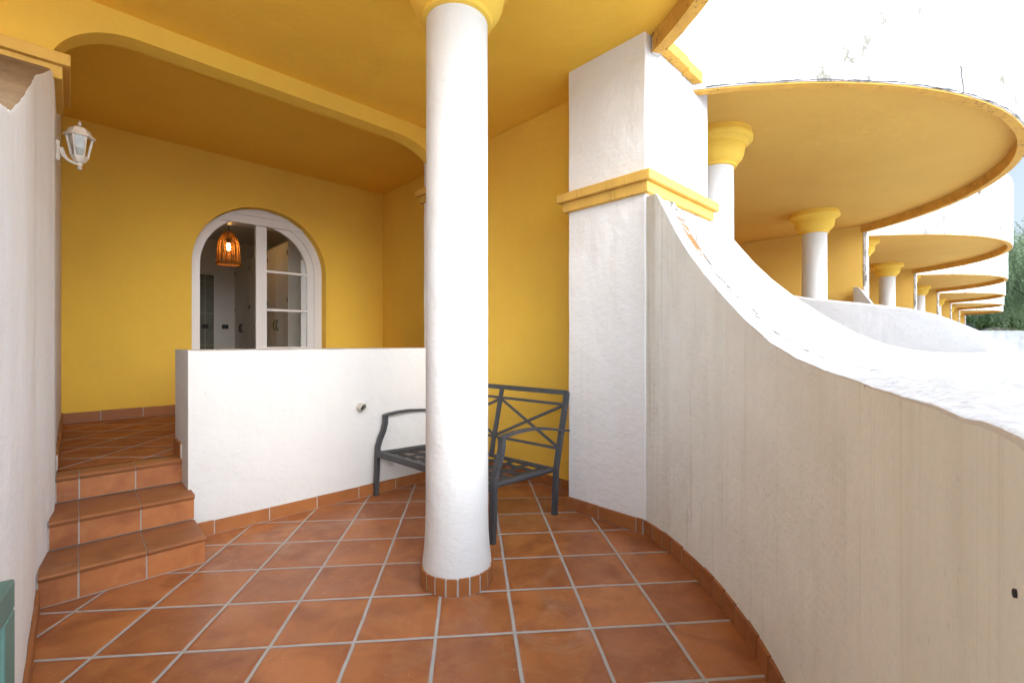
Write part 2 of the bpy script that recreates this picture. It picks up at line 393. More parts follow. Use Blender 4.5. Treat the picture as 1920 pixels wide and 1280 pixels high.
# ------------------------------------------------------------------ setting: floors and ground
def structure(name, mb, mat, s=0, t=0, z=0, label=None, cat=None, **k):
    o = part(name, mb, mat, None, base=Vector((s, t, z)), **k); o['kind'] = 'structure'
    set_props(o, label, cat); return o
mb = MB(); mb.poly([(-400, -400, -.28), (400, -400, -.28), (400, 400, -.28), (-400, 400, -.28)])
structure('ground', mb, M['ground'])
mb = MB()
mb.box(-3.6, 46.5, -.55, 7.2, -.26, 0)
structure('floor', mb, M['floor'], label='terracotta tiled terrace floor with pale cement joints', cat='floor')
LT = 6.12                                       # back wall
mb = MB(); mb.box(-.35, 3.5, 3.86, LT+.3, .004, .475)
structure('landing', mb, M['landing'], label='raised terracotta tiled landing at the top of the steps', cat='landing')

# ------------------------------------------------------------------ shared shape pieces
PAR = [(-9, 1.165), (.15, 1.164), (.30, 1.176), (.42, 1.202), (.549, 1.251), (.702, 1.347), (.839, 1.457), (1.0, 1.605), (1.13, 1.745),
       (1.237, 1.885), (1.337, 2.04), (1.43, 2.19), (1.6, 2.215)]
PARO = [(-9, 1.20), (-.016, 1.198), (.016, 1.179), (.093, 1.166)]+PAR[1:]
DIV = [(-.25, 1.10), (-.183, 1.18), (-.066, 1.30), (.083, 1.403), (.314, 1.535), (.564, 1.62), (.966, 1.70), (1.44, 1.785), (1.89, 1.90), (2.2, 2.04), (2.6, 2.24), (3.0, 2.45), (3.35, 2.64), (3.6, 2.78)]
def arc_wall(cs, ct, ri, ro, a0, a1, n, zf, z0=-.05, jit=.0008):
    """curved wall whose top follows zf(t)"""
    mb = MB(); secs = []
    for k in range(n+1):
        a = a0+(a1-a0)*k/n; ca, sa = math.cos(a), math.sin(a)
        pi, po = (cs+ri*ca, ct+ri*sa), (cs+ro*ca, ct+ro*sa)
        hi = zf(pi[1])+wob(a*ri, 0, jit); ho = zf(po[1])+wob(a*ro, 3, jit)
        r = .006
        secs.append([(*pi, z0), (*pi, hi-r), (cs+(ri+r*.3)*ca, ct+(ri+r*.3)*sa, hi-r*.3), (cs+(ri+r)*ca, ct+(ri+r)*sa, hi),
                     (cs+(ro-r)*ca, ct+(ro-r)*sa, ho), (*po, ho-r), (*po, z0)])
    mb.loft(secs); return mb
def cap_faces(o, zmin, slot):
    for p in o.data.polygons:
        if p.normal.z > .35 and p.center.z > zmin: p.material_index = slot
def ring(cs, ct, ri, ro, a0, a1, z0, z1, n=96):
    mb = MB(); secs = []
    for k in range(n+1):
        a = a0+(a1-a0)*k/n; ca, sa = math.cos(a), math.sin(a)
        secs.append([(cs+ri*ca, ct+ri*sa, z0), (cs+ri*ca, ct+ri*sa, z1), (cs+ro*ca, ct+ro*sa, z1), (cs+ro*ca, ct+ro*sa, z0)])
    mb.loft(secs); return mb
def rounded_fascia(cs, ct, ri, ro, a0, a1, z0, z1, n=96):
    mb = MB(); secs = []
    for k in range(n+1):
        a = a0+(a1-a0)*k/n; ca, sa = math.cos(a), math.sin(a); P = lambda r, z: (cs+r*ca, ct+r*sa, z)
        secs.append([P(ri, z0), P(ri, z1-.06), P(ri+.03, z1-.01), P(ro-.09, z1), P(ro-.04, z1-.02), P(ro-.01, z1-.06), P(ro, z1-.14), P(ro, z0+wob(a*ro, 1, .004))])
    mb.loft(secs); return mb
def slab(cs, ct, r, a0, a1, tb, sl, sr, z0, z1, n=72):
    """soffit slab: arc edge in front, straight back edge at tb"""
    pts = [(cs+r*math.cos(a0+(a1-a0)*k/n), ct+r*math.sin(a0+(a1-a0)*k/n)) for k in range(n+1)]
    pts = [(pts[0][0], tb)]+pts+[(pts[-1][0], tb)]
    mb = MB(); mb.hexa([(x, y, z0) for x, y in pts], [(x, y, z1) for x, y in pts]); return mb
def cornice(s0, s1, t0, t1, z):
    """two-band moulding round a pier, z = underside of the lower band"""
    mb = MB()
    mb.box(s0-.034, s1+.034, t0-.034, t1+.034, z, z+.07)
    mb.box(s0-.066, s1+.066, t0-.066, t1+.066, z+.07, z+.134)
    return mb
COLR = .165
CAP = [(1.07, 0), (1.12, .005), (1.135, .014), (1.12, .024), (1.10, .030), (1.17, .040), (1.29, .056), (1.41, .082), (1.49, .115), (1.53, .150), (1.545, .185),
       (1.545, .196), (1.60, .200), (1.605, .214), (1.63, .224), (1.70, .237), (1.80, .246), (1.90, .252), (1.945, .262), (1.955, .280), (1.945, .298), (1.90, .308), (1.88, .345)]
def make_column(label, s, t, zc=2.95, COLR=.172, group='white round columns with yellow capitals'):
    col = thing('column', label, 'column', s, t, 0, group=group)
    mb = MB(); prof = [(COLR+.017, .0), (COLR+.017, .085), (COLR+.016, .11), (COLR+.008, .17), (COLR+.002, .26), (COLR, .36)]
    prof += [(COLR-.0035*k/20, .36+(zc+.02-.36)*k/20) for k in range(1, 21)]
    rows = []
    for r, z in prof: rows.append((r, z))
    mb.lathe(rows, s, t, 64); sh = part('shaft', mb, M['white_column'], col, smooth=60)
    for v in sh.data.vertices:
        a = math.atan2(v.co.y, v.co.x); k = 1+wob(a*1.3+v.co.z*.21, v.co.z*.35, .006); v.co.x *= k; v.co.y *= k
    mb = MB(); mb.lathe([(COLR*r, zc+z*(3.279-zc)/.345) for r, z in CAP], s, t, 64); part('capital', mb, M['yellow_trim' if False else 'yellow'], col, smooth=38)
    mb = arc_skirting(s, t, COLR+.014, 0, TAU, 0, .088, .055, .014, False); part('skirting', mb, [M['skirt'], M['grout']], col)
    return col
def copy_tree(o, parent=None):
    c = o.copy(); C.objects.link(c)
    if parent is not None: c.parent = parent
    for ch in [x for x in list(bpy.data.objects) if x.parent is o]: copy_tree(ch, c)
    return c

# ------------------------------------------------------------------ our house
H = thing('terrace_house', 'yellow rendered house porch around the arched door, white pier and ceiling overhead', 'house', 1.5, 5.0)
CS, CT = .138, 2.86
ZC, ZI = 3.28, 3.42
A0, A1 = R(180+29), R(360-29)
part('ceiling', slab(CS, CT, 2.94, R(180), R(360), 3.70, CS-2.94, CS+2.94, ZC, ZC+.22), M['yellow_ceiling'], H)
part('balcony_rim', ring(CS, CT, 2.93, 3.01, R(205), R(332.5), 3.155, ZC-.002), [M['rim']], H, smooth=35)
part('balcony_wall', rounded_fascia(CS, CT, 2.95, 3.022, R(203), R(334), 3.168, 4.5), M['white_out'], H, smooth=35)
mb = MB(); mb.box(-.4, 3.5, 3.83, LT+.1, ZI, ZI+.2); part('inner_ceiling', mb, M['yellow_ceiling'], H)
mb = MB(); mb.box(-3.3, 3.66, 3.6, 3.9, ZI+.2, 5.5); part('upper_wall', mb, M['white_out'], H)
# arch beam
mb = MB(); sL, sR, n = -.10, 2.66, 22
bot = []
for k in range(n+1):
    q = k/n*math.pi/2; bot.append((sL+.40*(1-math.cos(q)), 2.80+.345*math.sin(q)))
for k in range(n+1):
    q = (1-k/n)*math.pi/2; bot.append((sR-.56*(1-math.cos(q)), 2.745+.40*math.sin(q)))
bot = [(-3.0, 2.80), (-.42, 2.80)]+bot+[(sR+.36, 2.745)]
TF, TB = 3.68, 3.83
for (a, za), (b, zb) in zip(bot, bot[1:]):
    if b-a < 1e-5: continue
    mb.hexa([(a, TF, za), (b, TF, zb), (b, TB, zb), (a, TB, za)], [(a, TF, ZC-.002), (b, TF, ZC-.002), (b, TB, ZI+.1), (a, TB, ZI+.1)])
bmesh.ops.remove_doubles(mb.bm, verts=mb.bm.verts, dist=1e-5)
bmesh.ops.delete(mb.bm, geom=[f for f in mb.bm.faces if abs(f.normal.x) > .999 and -2.9 < f.calc_center_median().x < 2.95], context='FACES_ONLY')
part('arch_beam', mb, M['yellow'], H, smooth=30)
# back wall with the arched opening
OS, OR, OZ, OT = 1.70, .7435, 2.153, .475
def arch_pts(r, n=28): return [(OS-r*math.cos(math.pi*k/n), OZ+r*math.sin(math.pi*k/n)) for k in range(n+1)]
mb = MB(); t0, t1 = LT, LT+.28
bd = [(OS-OR, OT)]+arch_pts(OR)+[(OS+OR, OT)]
for T in (t0, t1):
    mb.poly([(-.4, T, OT), (OS-OR, T, OT), (OS-OR, T, OZ), (OS-OR, T, 3.6), (-.4, T, 3.6)])
    mb.poly([(OS+OR, T, OT), (3.6, T, OT), (3.6, T, 3.6), (OS+OR, T, 3.6), (OS+OR, T, OZ)])
    ap = arch_pts(OR)
    for (a, za), (b, zb) in zip(ap, ap[1:]): mb.poly([(a, T, za), (b, T, zb), (b, T, 3.6), (a, T, 3.6)])
for (a, za), (b, zb) in zip(bd, bd[1:]): mb.poly([(a, t0, za), (b, t0, zb), (b, t1, zb), (a, t1, za)])
mb.poly([(-.4, t0, OT), (-.4, t1, OT), (-.4, t1, 3.6), (-.4, t0, 3.6)]); mb.poly([(3.6, t0, OT), (3.6, t1, OT), (3.6, t1, 3.6), (3.6, t0, 3.6)])
bmesh.ops.remove_doubles(mb.bm, verts=mb.bm.verts, dist=1e-5)
part('rear_wall', mb, M['yellow'], H, smooth=25)
mb = MB(); mb.box(3.0, 3.215, 2.175, 4.08, 0, ZC-.002); mb.box(3.28, 3.5, 4.08, LT-.002, 0, ZI-.002)
part('side_wall', mb, M['yellow'], H)
def pier_obj(name, s0, s1, t0, t1, z0, z1, parent, mat='white'):
    mb = MB(); secs = []
    for k in range(25):
        z = z0+(z1-z0)*k/24; e = [wob(z*.37+q, q, .003) for q in range(8)]
        secs.append([(s0+e[0], t0+e[1], z), (s1, t0+e[2]*.3, z), (s1, t1, z), (s0+e[3], t1, z)])
    mb.loft(secs); return part(name, mb, M[mat], parent, bevel=.007)
pr = pier_obj('pier', 2.69, 3.2125, 1.53, 2.17, 0, 5.5, H)
part('cornice', cornice(2.69, 3.214, 1.53, 2.17, 2.224), M['yellow_trim'], pr, bevel=.005)
mb = MB(); mb.box(2.82, 3.185, 1.462, 1.529, 3.214, 3.295); part('ledge', mb, M['rim'], pr, bevel=.006)
part('skirting', skirting((2.69, 2.19), (2.69, 1.54), .0, .095, .30, .018, (-1, 0)), [M['skirt'], M['grout']], pr)
pl = pier_obj('pier', -.42, -.072, 3.575, 4.07, 0, 2.84, H)
part('cornice', cornice(-.42, -.072, 3.575, 4.07, 2.705), M['yellow_trim'], pl, bevel=.004)
pp = pier_obj('pier', 2.655, 2.998, 3.72, 4.08, .45, ZC-.003, H)
part('cornice', cornice(2.655, 2.95, 3.72, 4.08, 2.705), M['yellow_trim'], pp, bevel=.004)
mb = MB(); mb.box(-.42, -.076, 4.07, LT-.002, 0, ZI-.002); part('side_wall', mb, M['white'], H)
part('skirting', skirting((-.076, LT), (3.28, LT), .475, .10, .33, .014, (0, -1), .28), [M['skirt'], M['grout']], H)
part('skirting', skirting((-.074, 3.90), (-.074, LT-.016), .475, .10, .33, .013, (1, 0)), [M['skirt'], M['grout']], H)
part('skirting', skirting((2.999, 3.49), (2.999, 2.2), .0, .095, .33, .014, (-1, 0)), [M['skirt'], M['grout']], H)
# the other half of this house, beyond the dividing wall
mb = MB(); mb.box(-3.3, -.42, 3.85, 4.1, -.1, ZC-.003); part('rear_wall', mb, M['yellow'], H)
mb = MB(); mb.box(-3.5, -3.0, 1.5, 4.2, -.1, 5.5); part('side_wall', mb, M['yellow'], H)
# room behind the door (open only towards the porch)
RT0, RT1, RS0, RS1, RZ = LT+.285, 10.2, -.2, 2.9, 3.2
mb = MB()
mb.box(RS0, RS1, RT1, RT1+.1, .475, RZ); mb.box(RS0-.1, RS0, RT0, RT1+.1, .475, RZ); mb.box(RS1, RS1+.1, RT0, RT1+.1, .475, RZ)
mb.box(RS0-.1, RS1+.1, RT0, RT1+.1, RZ, RZ+.1)
for (a, b, c, d) in ((RS0, OS-OR-.01, .475, RZ), (OS+OR+.01, RS1, .475, RZ), (OS-OR-.01, OS+OR+.01, OZ+OR+.01, RZ)): mb.box(a, b, LT+.282, LT+.302, c, d)
part('interior_wall', mb, M['room'], H)
mb = MB(); mb.box(RS0-.1, RS1+.1, LT+.281, RT1+.1, .38, .474); part('interior_floor', mb, M['wood_floor'], H)
mb = MB(); mb.box(1.0, 1.94, RT1-.012, RT1-.002, .476, 2.53); part('bathroom_tiling', mb, M['bath'], H)
mb = MB(); mb.box(1.94, 1.965, RT1-.03, RT1-.001, .476, 2.56); mb.box(.98, 1.94, RT1-.03, RT1-.001, 2.532, 2.56); part('door_trim', mb, M['wardrobe'], H)

# arched sliding door: a part with its own pieces
def arch_band(r0, r1, t0, t1, zb, s_from=None, s_to=None, ztop=9, n=40):
    """band between radii r0<r1 following the arched outline, clipped above ztop"""
    mb = MB()
    path = lambda r: [(OS-r, zb)]+arch_pts(r, n)+[(OS+r, zb)]
    a, b = path(r0), path(r1)
    secs = []
    for (x0, z0), (x1, z1) in zip(a, b):
        if s_from is not None and (x0+x1)/2 < s_from: continue
        if s_to is not None and (x0+x1)/2 > s_to: continue
        secs.append([(x0, t0, min(z0, ztop)), (x1, t0, min(z1, ztop+.0)), (x1, t1, min(z1, ztop)), (x0, t1, min(z0, ztop))])
    mb.loft(secs); return mb
DF = LT+.135
dr = part('arched_door', arch_band(.645, OR-.002, DF, DF+.12, OT), M['pvc'], H, smooth=35)
# shutter box closing the top of the arch
mb = MB(); zs = 2.70; hw = math.sqrt((OR-.004)**2-(zs-OZ)**2)
for k, (za, zb, tt) in enumerate(((2.70, 2.738, -.030), (2.741, 2.800, -.014), (2.803, 2.838, -.022), (2.841, 2.866, -.012), (2.868, 2.892, -.018))):
    wa = math.sqrt(max(.0001, (OR-.004)**2-(za-OZ)**2)); wb = math.sqrt(max(.0001, (OR-.004)**2-(zb-OZ)**2))
    mb.hexa([(OS-wa, DF+tt, za), (OS+wa, DF+tt, za), (OS+wa, DF+.2, za), (OS-wa, DF+.2, za)], [(OS-wb, DF+tt, zb), (OS+wb, DF+tt, zb), (OS+wb, DF+.2, zb), (OS-wb, DF+.2, zb)])
part('shutter_box', mb, M['pvc'], dr)
# closed right-hand leaf
ST = 1.70
mb = arch_band(.560, .644, DF+.02, DF+.07, OT, s_from=ST+.03, ztop=2.699)
mb.box(1.640, 1.762, DF+.012, DF+.075, OT, 2.699); mb.box(1.716, 1.730, DF+.006, DF+.012, OT+.02, 2.69)
mb.box(1.762, OS+.56, DF+.022, DF+.068, OT, OT+.10)
part('sash', mb, M['pvc'], dr, smooth=30)
for z in (2.15, 1.665, 1.18, .80):
    wz = .565 if z <= OZ else math.sqrt(.565**2-(z-OZ)**2)
    mb = MB(); mb.box(1.762, OS+wz, DF+.030, DF+.060, z-.014, z+.014); part('muntin', mb, M['pvc'], dr)
mb = MB(); g = [(1.762, OT+.1)]+[(OS+.575*math.sin(math.pi/2*k/20), OZ+min(.575*math.cos(math.pi/2*k/20), .545)) for k in range(2, 21)]+[(OS+.575, OT+.1)]
g = [(1.762, OT+.1), (1.762, 2.698)]+g[1:]
mb.poly([(x, DF+.046, z) for x, z in g]); part('pane', mb, M['glass'], dr)
# leaf pushed open, standing behind the closed one
mb = MB(); mb.box(1.66, 1.75, DF+.082, DF+.118, OT, 2.69); mb.box(2.20, 2.27, DF+.082, DF+.118, OT, 2.35); mb.box(1.75, 2.2, DF+.082, DF+.118, OT, OT+.09)
part('sash', mb, M['pvc'], dr)
mb = MB(); mb.box(2.243, 2.262, DF+.074, DF+.082, 1.35, 1.62); part('handle', mb, M['pvc'], dr)

# interior objects
wd = thing('wardrobe', 'built-in white wardrobe with black handles seen through the open arched door', 'wardrobe', 2.6, 8.7, .475)
mb = MB(); mb.box(2.31, 2.895, 7.1, RT1-.004, .476, 2.76); part('carcass', mb, M['wardrobe'], wd)
for k in range(6):
    a = 7.12+k*.51
    mb = MB(); mb.box(2.288, 2.309, a, a+.503, .54, 2.74); d = part('door', mb, M['wardrobe'], wd, bevel=.004)
    hx = a+.445 if k % 2 == 0 else a+.058
    mb = MB(); mb.bar([(2.287, hx, 1.44), (2.262, hx, 1.47), (2.256, hx, 1.52), (2.262, hx, 1.57), (2.287, hx, 1.60)], .016, .016, (0, 1, 0)); part('handle', mb, M['black'], d)
    for z in (.9, 1.85, 2.55):
        mb = MB(); mb.box(2.283, 2.288, a+(.02 if k % 2 == 0 else .46), a+(.045 if k % 2 == 0 else .485), z, z+.07); part('hinge', mb, M['black'], d)
def plate(s, t, z, label):
    mb = MB(); mb.box(s-.055, s+.055, t-.012, t, z-.042, z+.042)
    single('light_switch', mb, M['black'], label, 'light switch', s, t, z-.042, 'black switch plates in the room', bevel=.004)
plate(1.80, RT1-.0125, 1.555, 'black switch plate on the dark tiles, seen through the arched door')
plate(2.13, RT1-.0005, 1.555, 'black switch plate on the pale wall left of the wardrobe')
pn = thing('pendant_lamp', 'lit woven rattan pendant lamp hanging in the arched doorway', 'lamp', 1.63, 7.6, 2.38)
ps, pt, pz = 1.63, 7.6, 2.385
def shade_r(u): return .86*interp([(0, .178), (.2, .175), (.5, .163), (.72, .15), (.82, .125), (.92, .09), (1, .06)], u)
mb = MB()
for k in range(24):
    u = k/23; r = shade_r(u)
    mb.tube([(ps+(r+.004*(-1)**j)*math.cos(TAU*j/36), pt+(r+.004*(-1)**j)*math.sin(TAU*j/36), pz+.46*u+random.uniform(-.003, .003)) for j in range(37)], .0042, 5)
for j in range(16):
    a = TAU*j/16
    mb.tube([(ps+shade_r(u/12)*math.cos(a), pt+shade_r(u/12)*math.sin(a), pz+.46*u/12) for u in range(13)], .0062, 5)
mb.tube([(ps+.153*math.cos(TAU*j/36), pt+.153*math.sin(TAU*j/36), pz) for j in range(37)], .010, 6)
part('lamp_shade', mb, M['rattan'], pn, smooth=60)
mb = MB(); mb.tube([(ps, pt, pz+.36), (ps, pt, RZ)], .006, 8); mb.lathe([(.05, RZ-.025), (.05, RZ)], ps, pt, 20); mb.lathe([(.02, pz+.30), (.022, pz+.37)], ps, pt, 12); part('cord', mb, M['black'], pn)
mb = MB(); mb.lathe([(.008, pz+.20), (.026, pz+.215), (.034, pz+.245), (.028, pz+.275), (.016, pz+.30)], ps, pt, 20); part('bulb', mb, M['bulb'], pn, smooth=60)

# ------------------------------------------------------------------ walls of the terrace
# curved parapet
pw = thing('parapet_wall', 'curved weathered parapet sweeping up to the white pier, streaked cream inner face', 'wall', 2.1, .75)
aE, aP = R(273.2), R(360-27.2)
o = part('wall', arc_wall(CS, CT, 2.885, 3.10, aE, aP, 150, lambda t: interp(PARO, t)), [M['white_dirty'], M['white_top'], M['white_parapet']], pw, smooth=40)
for p in o.data.polygons:
    c = p.center+BASE[pw]; rad = math.hypot(c.x-CS, c.y-CT)
    if p.normal.z > .3: p.material_index = 1
    elif rad > 3.05: p.material_index = 2
part('skirting', arc_skirting(CS, CT, 2.885, aE, R(360-27.0), 0, .095, .11, .014), [M['skirt'], M['grout']], pw)
mb = MB(); q = W(0, 0); mb.lathe([(.002, -.01), (.0026, .0006), (.0012, .001)], 0, 0, 14)
hole_a = math.atan2(-.0137-CT, .3925-CS); hp = Vector((CS+2.884*math.cos(hole_a), CT+2.884*math.sin(hole_a), 1.105))
inw = Vector((-math.cos(hole_a), -math.sin(hole_a), 0))
bmesh.ops.transform(mb.bm, matrix=Matrix.Translation(hp) @ inw.to_track_quat('Z', 'Y').to_matrix().to_4x4(), verts=mb.bm.verts)
part('drain_hole', mb, M['pipe_in'], pw, smooth=40)
# dividing wall on the left
def s_left(t): return -.122 if t < 3.15 else -.122+.0495*min(1, (t-3.15)/.42)
dw = thing('dividing_wall', 'tall white stained wall sloping up to the pier left of the steps', 'wall', -.25, 2.0)
mb = MB(); secs = []
N = 70
for k in range(N+1):
    t = -.4+(3.572+.4)*k/N; a, b = s_left(t)+wob(t*.6, 0, .002), -.40; h = interp(DIV, t)+wob(t, 2, .003)
    secs.append([(b, t, -.05), (a, t, -.05), (a, t, h-.02), (a-.006, t, h-.006), (a-.02, t, h), (b+.02, t, h), (b, t, h-.02)])
mb.loft(secs); o = part('wall', mb, [M['white_left'], M['stained_top']], dw, smooth=40)
for p in o.data.polygons:
    if p.normal.z > .4 and p.center.y+BASE[dw].y > 1.95: p.material_index = 1
part('skirting', skirting((s_left(.1)+.001, .1), (s_left(3.06)+.001, 3.06), 0, .10, .33, .013, (1, 0), .31), [M['skirt'], M['grout']], dw)
# low wall between the terrace and the landing
lw = thing('low_wall', 'low white wall with flat top beside the steps, below the arched door', 'wall', 1.7, 3.7)
mb = MB(); secs = []
for k in range(41):
    s = .528+(2.996-.528)*k/40; h = 1.20+wob(s*.7, 0, .0025); r = .014; f = 3.5+wob(s*.45, 4, .003)
    secs.append([(s, f, 0), (s, f, h-r), (s, f+r*.3, h-r*.3), (s, f+r, h), (s, 4.0-r, h), (s, 4.0, h-r), (s, 4.0, 0)])
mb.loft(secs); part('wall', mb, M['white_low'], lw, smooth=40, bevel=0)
part('skirting', skirting((.548, 3.5), (2.985, 3.5), 0, .09, .33, .014, (0, -1), .12), [M['skirt'], M['grout']], lw)
part('skirting', skirting((.528, 4.0), (.528, 3.72), .475, .10, .33, .012, (-1, 0)), [M['skirt'], M['grout']], lw)
# drain spout in the low wall
sp = thing('drain_spout', 'short cut plastic drain pipe stub sticking out of the low white wall', 'pipe', 1.674, 3.5, .728)
mb = MB(); n = 24; secs = []
for r0, back in ((.033, .02), (.033, 1), (.0275, 1.0), (.0275, .0)):
    row = []
    for k in range(n):
        a = TAU*k/n; x, z = r0*math.cos(a), r0*math.sin(a)
        y = .0 if back == .02 else (.02 if back == 0 else -(.058-.035*(z/.033)*-1*.6-.02*x/.033))
        row.append((1.674+x, 3.5+y, .728+z))
    secs.append(row)
mb.loft(secs, caps=False); part('pipe', mb, M['pipe'], sp, smooth=40)
mb = MB(); mb.poly([(1.674+.0285*math.cos(TAU*k/20), 3.496, .728+.0285*math.sin(TAU*k/20)) for k in range(20)]); part('bore', mb, M['pipe_in'], sp)

# ------------------------------------------------------------------ steps
st = thing('staircase', 'three terracotta tiled steps with moulded nosings between white walls', 'steps', .2, 3.4)
FR = [3.07, 3.39, 3.73]; RI = .158
for i in range(3):
    f, z0, z1 = FR[i], RI*i, RI*(i+1)+(.001 if i == 2 else 0)
    nxt = FR[i+1] if i < 2 else 3.88
    sl, sr = s_left(f)+.004, .545
    mb = MB(); mb.mi = 1; mb.box(sl-.02, sr-.006, f+.006, 3.86, z0+(.002 if i else 0), z1-.006)
    mb.mi = 0; cuts = [sl, .022+(i*.004), .283+.003*i, sr]
    for a, b in zip(cuts, cuts[1:]):
        g = .0035
        mb.box(a+g, b-g, f, f+.010, z0+.006, z1-.030)
        mb.mi = 2
        pr_ = [(nxt-.003, z1-.008), (nxt-.003, z1), (f-.012, z1), (f-.020, z1-.003), (f-.025, z1-.010), (f-.023, z1-.017), (f-.016, z1-.020),
               (f-.015, z1-.024), (f-.010, z1-.026), (f-.008, z1-.032), (f+.006, z1-.032), (f+.006, z1-.008)]
        mb.loft([[(x, y, z) for y, z in pr_] for x in (a+g*.7, b-g*.7)]); mb.mi = 0
    part('step', mb, [M['tile'], M['grout'], M['tread']], st, smooth=50)

# ------------------------------------------------------------------ columns
make_column('thick white column standing in the middle of the tiled terrace', 1.472, 1.943, 2.935, .165)

# ------------------------------------------------------------------ bench
E1 = math.atan2(-.6697, .7426)
bn = thing('metal_bench', 'charcoal metal two-seat bench frame with crossed back standing behind the column', 'bench', -1.11, 3.728, 0, rot=E1, free=True)
BW, BD = 1.333, .656
LEGF = [(0, 0), (.004, .10), (.010, .22), (.012, .33), (.018, .40), (.040, .46), (.070, .52), (.086, .58), (.088, .645)]
for x in (.0, BW):
    mb = MB(); mb.bar([(x, y-.005, z) for y, z in LEGF], .042, .030, (1, 0, 0)); part('leg', mb, M['grey_metal'], bn, smooth=35)
    mb = MB(); mb.bar([(x, y, z) for y, z in [(.640, 0), (.648, .12), (.655, .24), (.662, .33), (.690, .45), (.735, .62), (.765, .74), (.795, .880)]], .036, .030, (1, 0, 0)); part('leg', mb, M['grey_metal'], bn, smooth=35)
    mb = MB(); mb.bar([(x, y, z) for y, z in [(.068, .642), (.11, .652), (.20, .660), (.32, .662), (.45, .652), (.58, .632), (.70, .606), (.80, .590)]], .048, .016, (1, 0, 0)); part('armrest', mb, M['grey_metal'], bn, smooth=35)
mb = MB()
for x in (.03, BW-.03): mb.tube([(x, .01, .345), (x, .30, .332), (x, .655, .318)], .019, 12)
mb.box(.02, BW-.02, -.012, .026, .318, .366); mb.tube([(.02, .655, .320), (BW-.02, .655, .320)], .016, 10)
mb.box(BW/2-.015, BW/2+.015, .02, .65, .315, .332)
part('seat_frame', mb, M['grey_metal'], bn, smooth=35)
mb = MB()
for k in range(9):
    x = .10+k*(BW-.20)/8
    pts = [(x, y, .349-.012*y/.65*2+(-1)**(j+k)*.0035-.012*math.sin(math.pi*y/.65)) for j, y in enumerate([.0, .09, .2, .31, .42, .53, .65])]
    mb.bar(pts, .052, .003, (1, 0, 0))
for k in range(4):
    y = .13+k*.13
    pts = [(x, y, .349-.024*y/.65+(-1)**(j+k+1)*.0035-.012*math.sin(math.pi*y/.65)) for j, x in enumerate([.02+i*(BW-.04)/16 for i in range(17)])]
    mb.bar(pts, .052, .003, (0, 1, 0))
part('seat_webbing', mb, M['strap'], bn)
BY = lambda z: interp([(.33, .665), (.45, .690), (.62, .735), (.74, .765), (.885, .797)], z)
mb = MB(); bx = lambda x, z, o=0: (x, BY(z)+o, z)
mb.bar([bx(-.004, .872), bx(BW+.004, .872)], .036, .030, (0, .22, 1))
for z in (.785, .470): mb.bar([bx(.0, z), bx(BW, z)], .021, .016, (0, .25, 1))
mb.bar([bx(BW/2, .33), bx(BW/2, .45), bx(BW/2, .62), bx(BW/2, .872)], .034, .022, (1, 0, 0))
for a, b in ((.012, BW/2), (BW/2, BW-.012)):
    mb.bar([bx(a, .780), bx(b, .478)], .021, .010, (0, .3, 1)); mb.bar([bx(a, .478, .011), bx(b, .780, .011)], .021, .010, (0, .3, 1))
part('backrest', mb, M['grey_metal'], bn)

# ------------------------------------------------------------------ wall lantern
ls, lt, lz = -.072, 3.80, 2.385
ln = thing('wall_lantern', 'small cream wall lantern on a curved arm, left white wall above the steps', 'lantern', ls, lt, lz)
mb = MB()
mb.hexa([(ls, lt-.022, lz-.062), (ls+.020, lt-.022, lz-.062), (ls+.020, lt+.022, lz-.062), (ls, lt+.022, lz-.062)], [(ls, lt-.022, lz+.058), (ls+.020, lt-.022, lz+.058), (ls+.020, lt+.022, lz+.058), (ls, lt+.022, lz+.058)])
part('back_plate', mb, M['lantern'], ln, bevel=.006)
lx = ls+.104
mb = MB(); mb.tube([(ls+.018, lt, lz+.015), (ls+.034, lt, lz-.020), (ls+.052, lt, lz-.044), (ls+.080, lt, lz-.056), (lx, lt, lz-.060)], [.020, .013, .009, .0085, .009], 10)
mb.lathe([(.004, lz-.092), (.012, lz-.086), (.012, lz-.080), (.006, lz-.074), (.013, lz-.066), (.014, lz-.050), (.011, lz-.040)], lx, lt, 16)
part('arm', mb, M['lantern'], ln, smooth=45)
def hexring(r, z, off=0): return [(lx+.9*r*math.cos(TAU*k/6+off), lt+.9*r*math.sin(TAU*k/6+off), z) for k in range(6)]
mb = MB(); mb.loft([hexring(.028, lz-.046), hexring(.040, lz-.026), hexring(.044, lz-.022), hexring(.044, lz-.012)])
lo, hi = hexring(.042, lz-.014), hexring(.066, lz+.108)
for k in range(6): mb.tube([lo[k], hi[k]], .0048, 6)
for k in range(6):
    mb.tube([hi[k], hi[(k+1) % 6]], .0048, 6); mb.tube([lo[k], lo[(k+1) % 6]], .004, 6)
part('cage', mb, M['lantern'], ln, smooth=30)
mb = MB(); lo, hi = hexring(.040, lz-.012), hexring(.0635, lz+.106)
for k in range(6): mb.poly([lo[k], lo[(k+1) % 6], hi[(k+1) % 6], hi[k]])
part('pane', mb, M['lantern_glass'], ln)
mb = MB(); mb.loft([hexring(.083, lz+.103), hexring(.078, lz+.116), hexring(.062, lz+.128), hexring(.056, lz+.146), hexring(.040, lz+.160), hexring(.016, lz+.168)])
mb.lathe([(.008, lz+.165), (.008, lz+.172), (.004, lz+.176), (.009, lz+.186), (.006, lz+.196), (.001, lz+.204)], lx, lt, 14)
part('roof', mb, M['lantern'], ln, smooth=30)
mb = MB(); mb.lathe([(.010, lz-.01), (.012, lz+.02), (.020, lz+.045), (.018, lz+.065), (.004, lz+.075)], lx, lt, 14); part('bulb', mb, M['pvc'], ln, smooth=60)

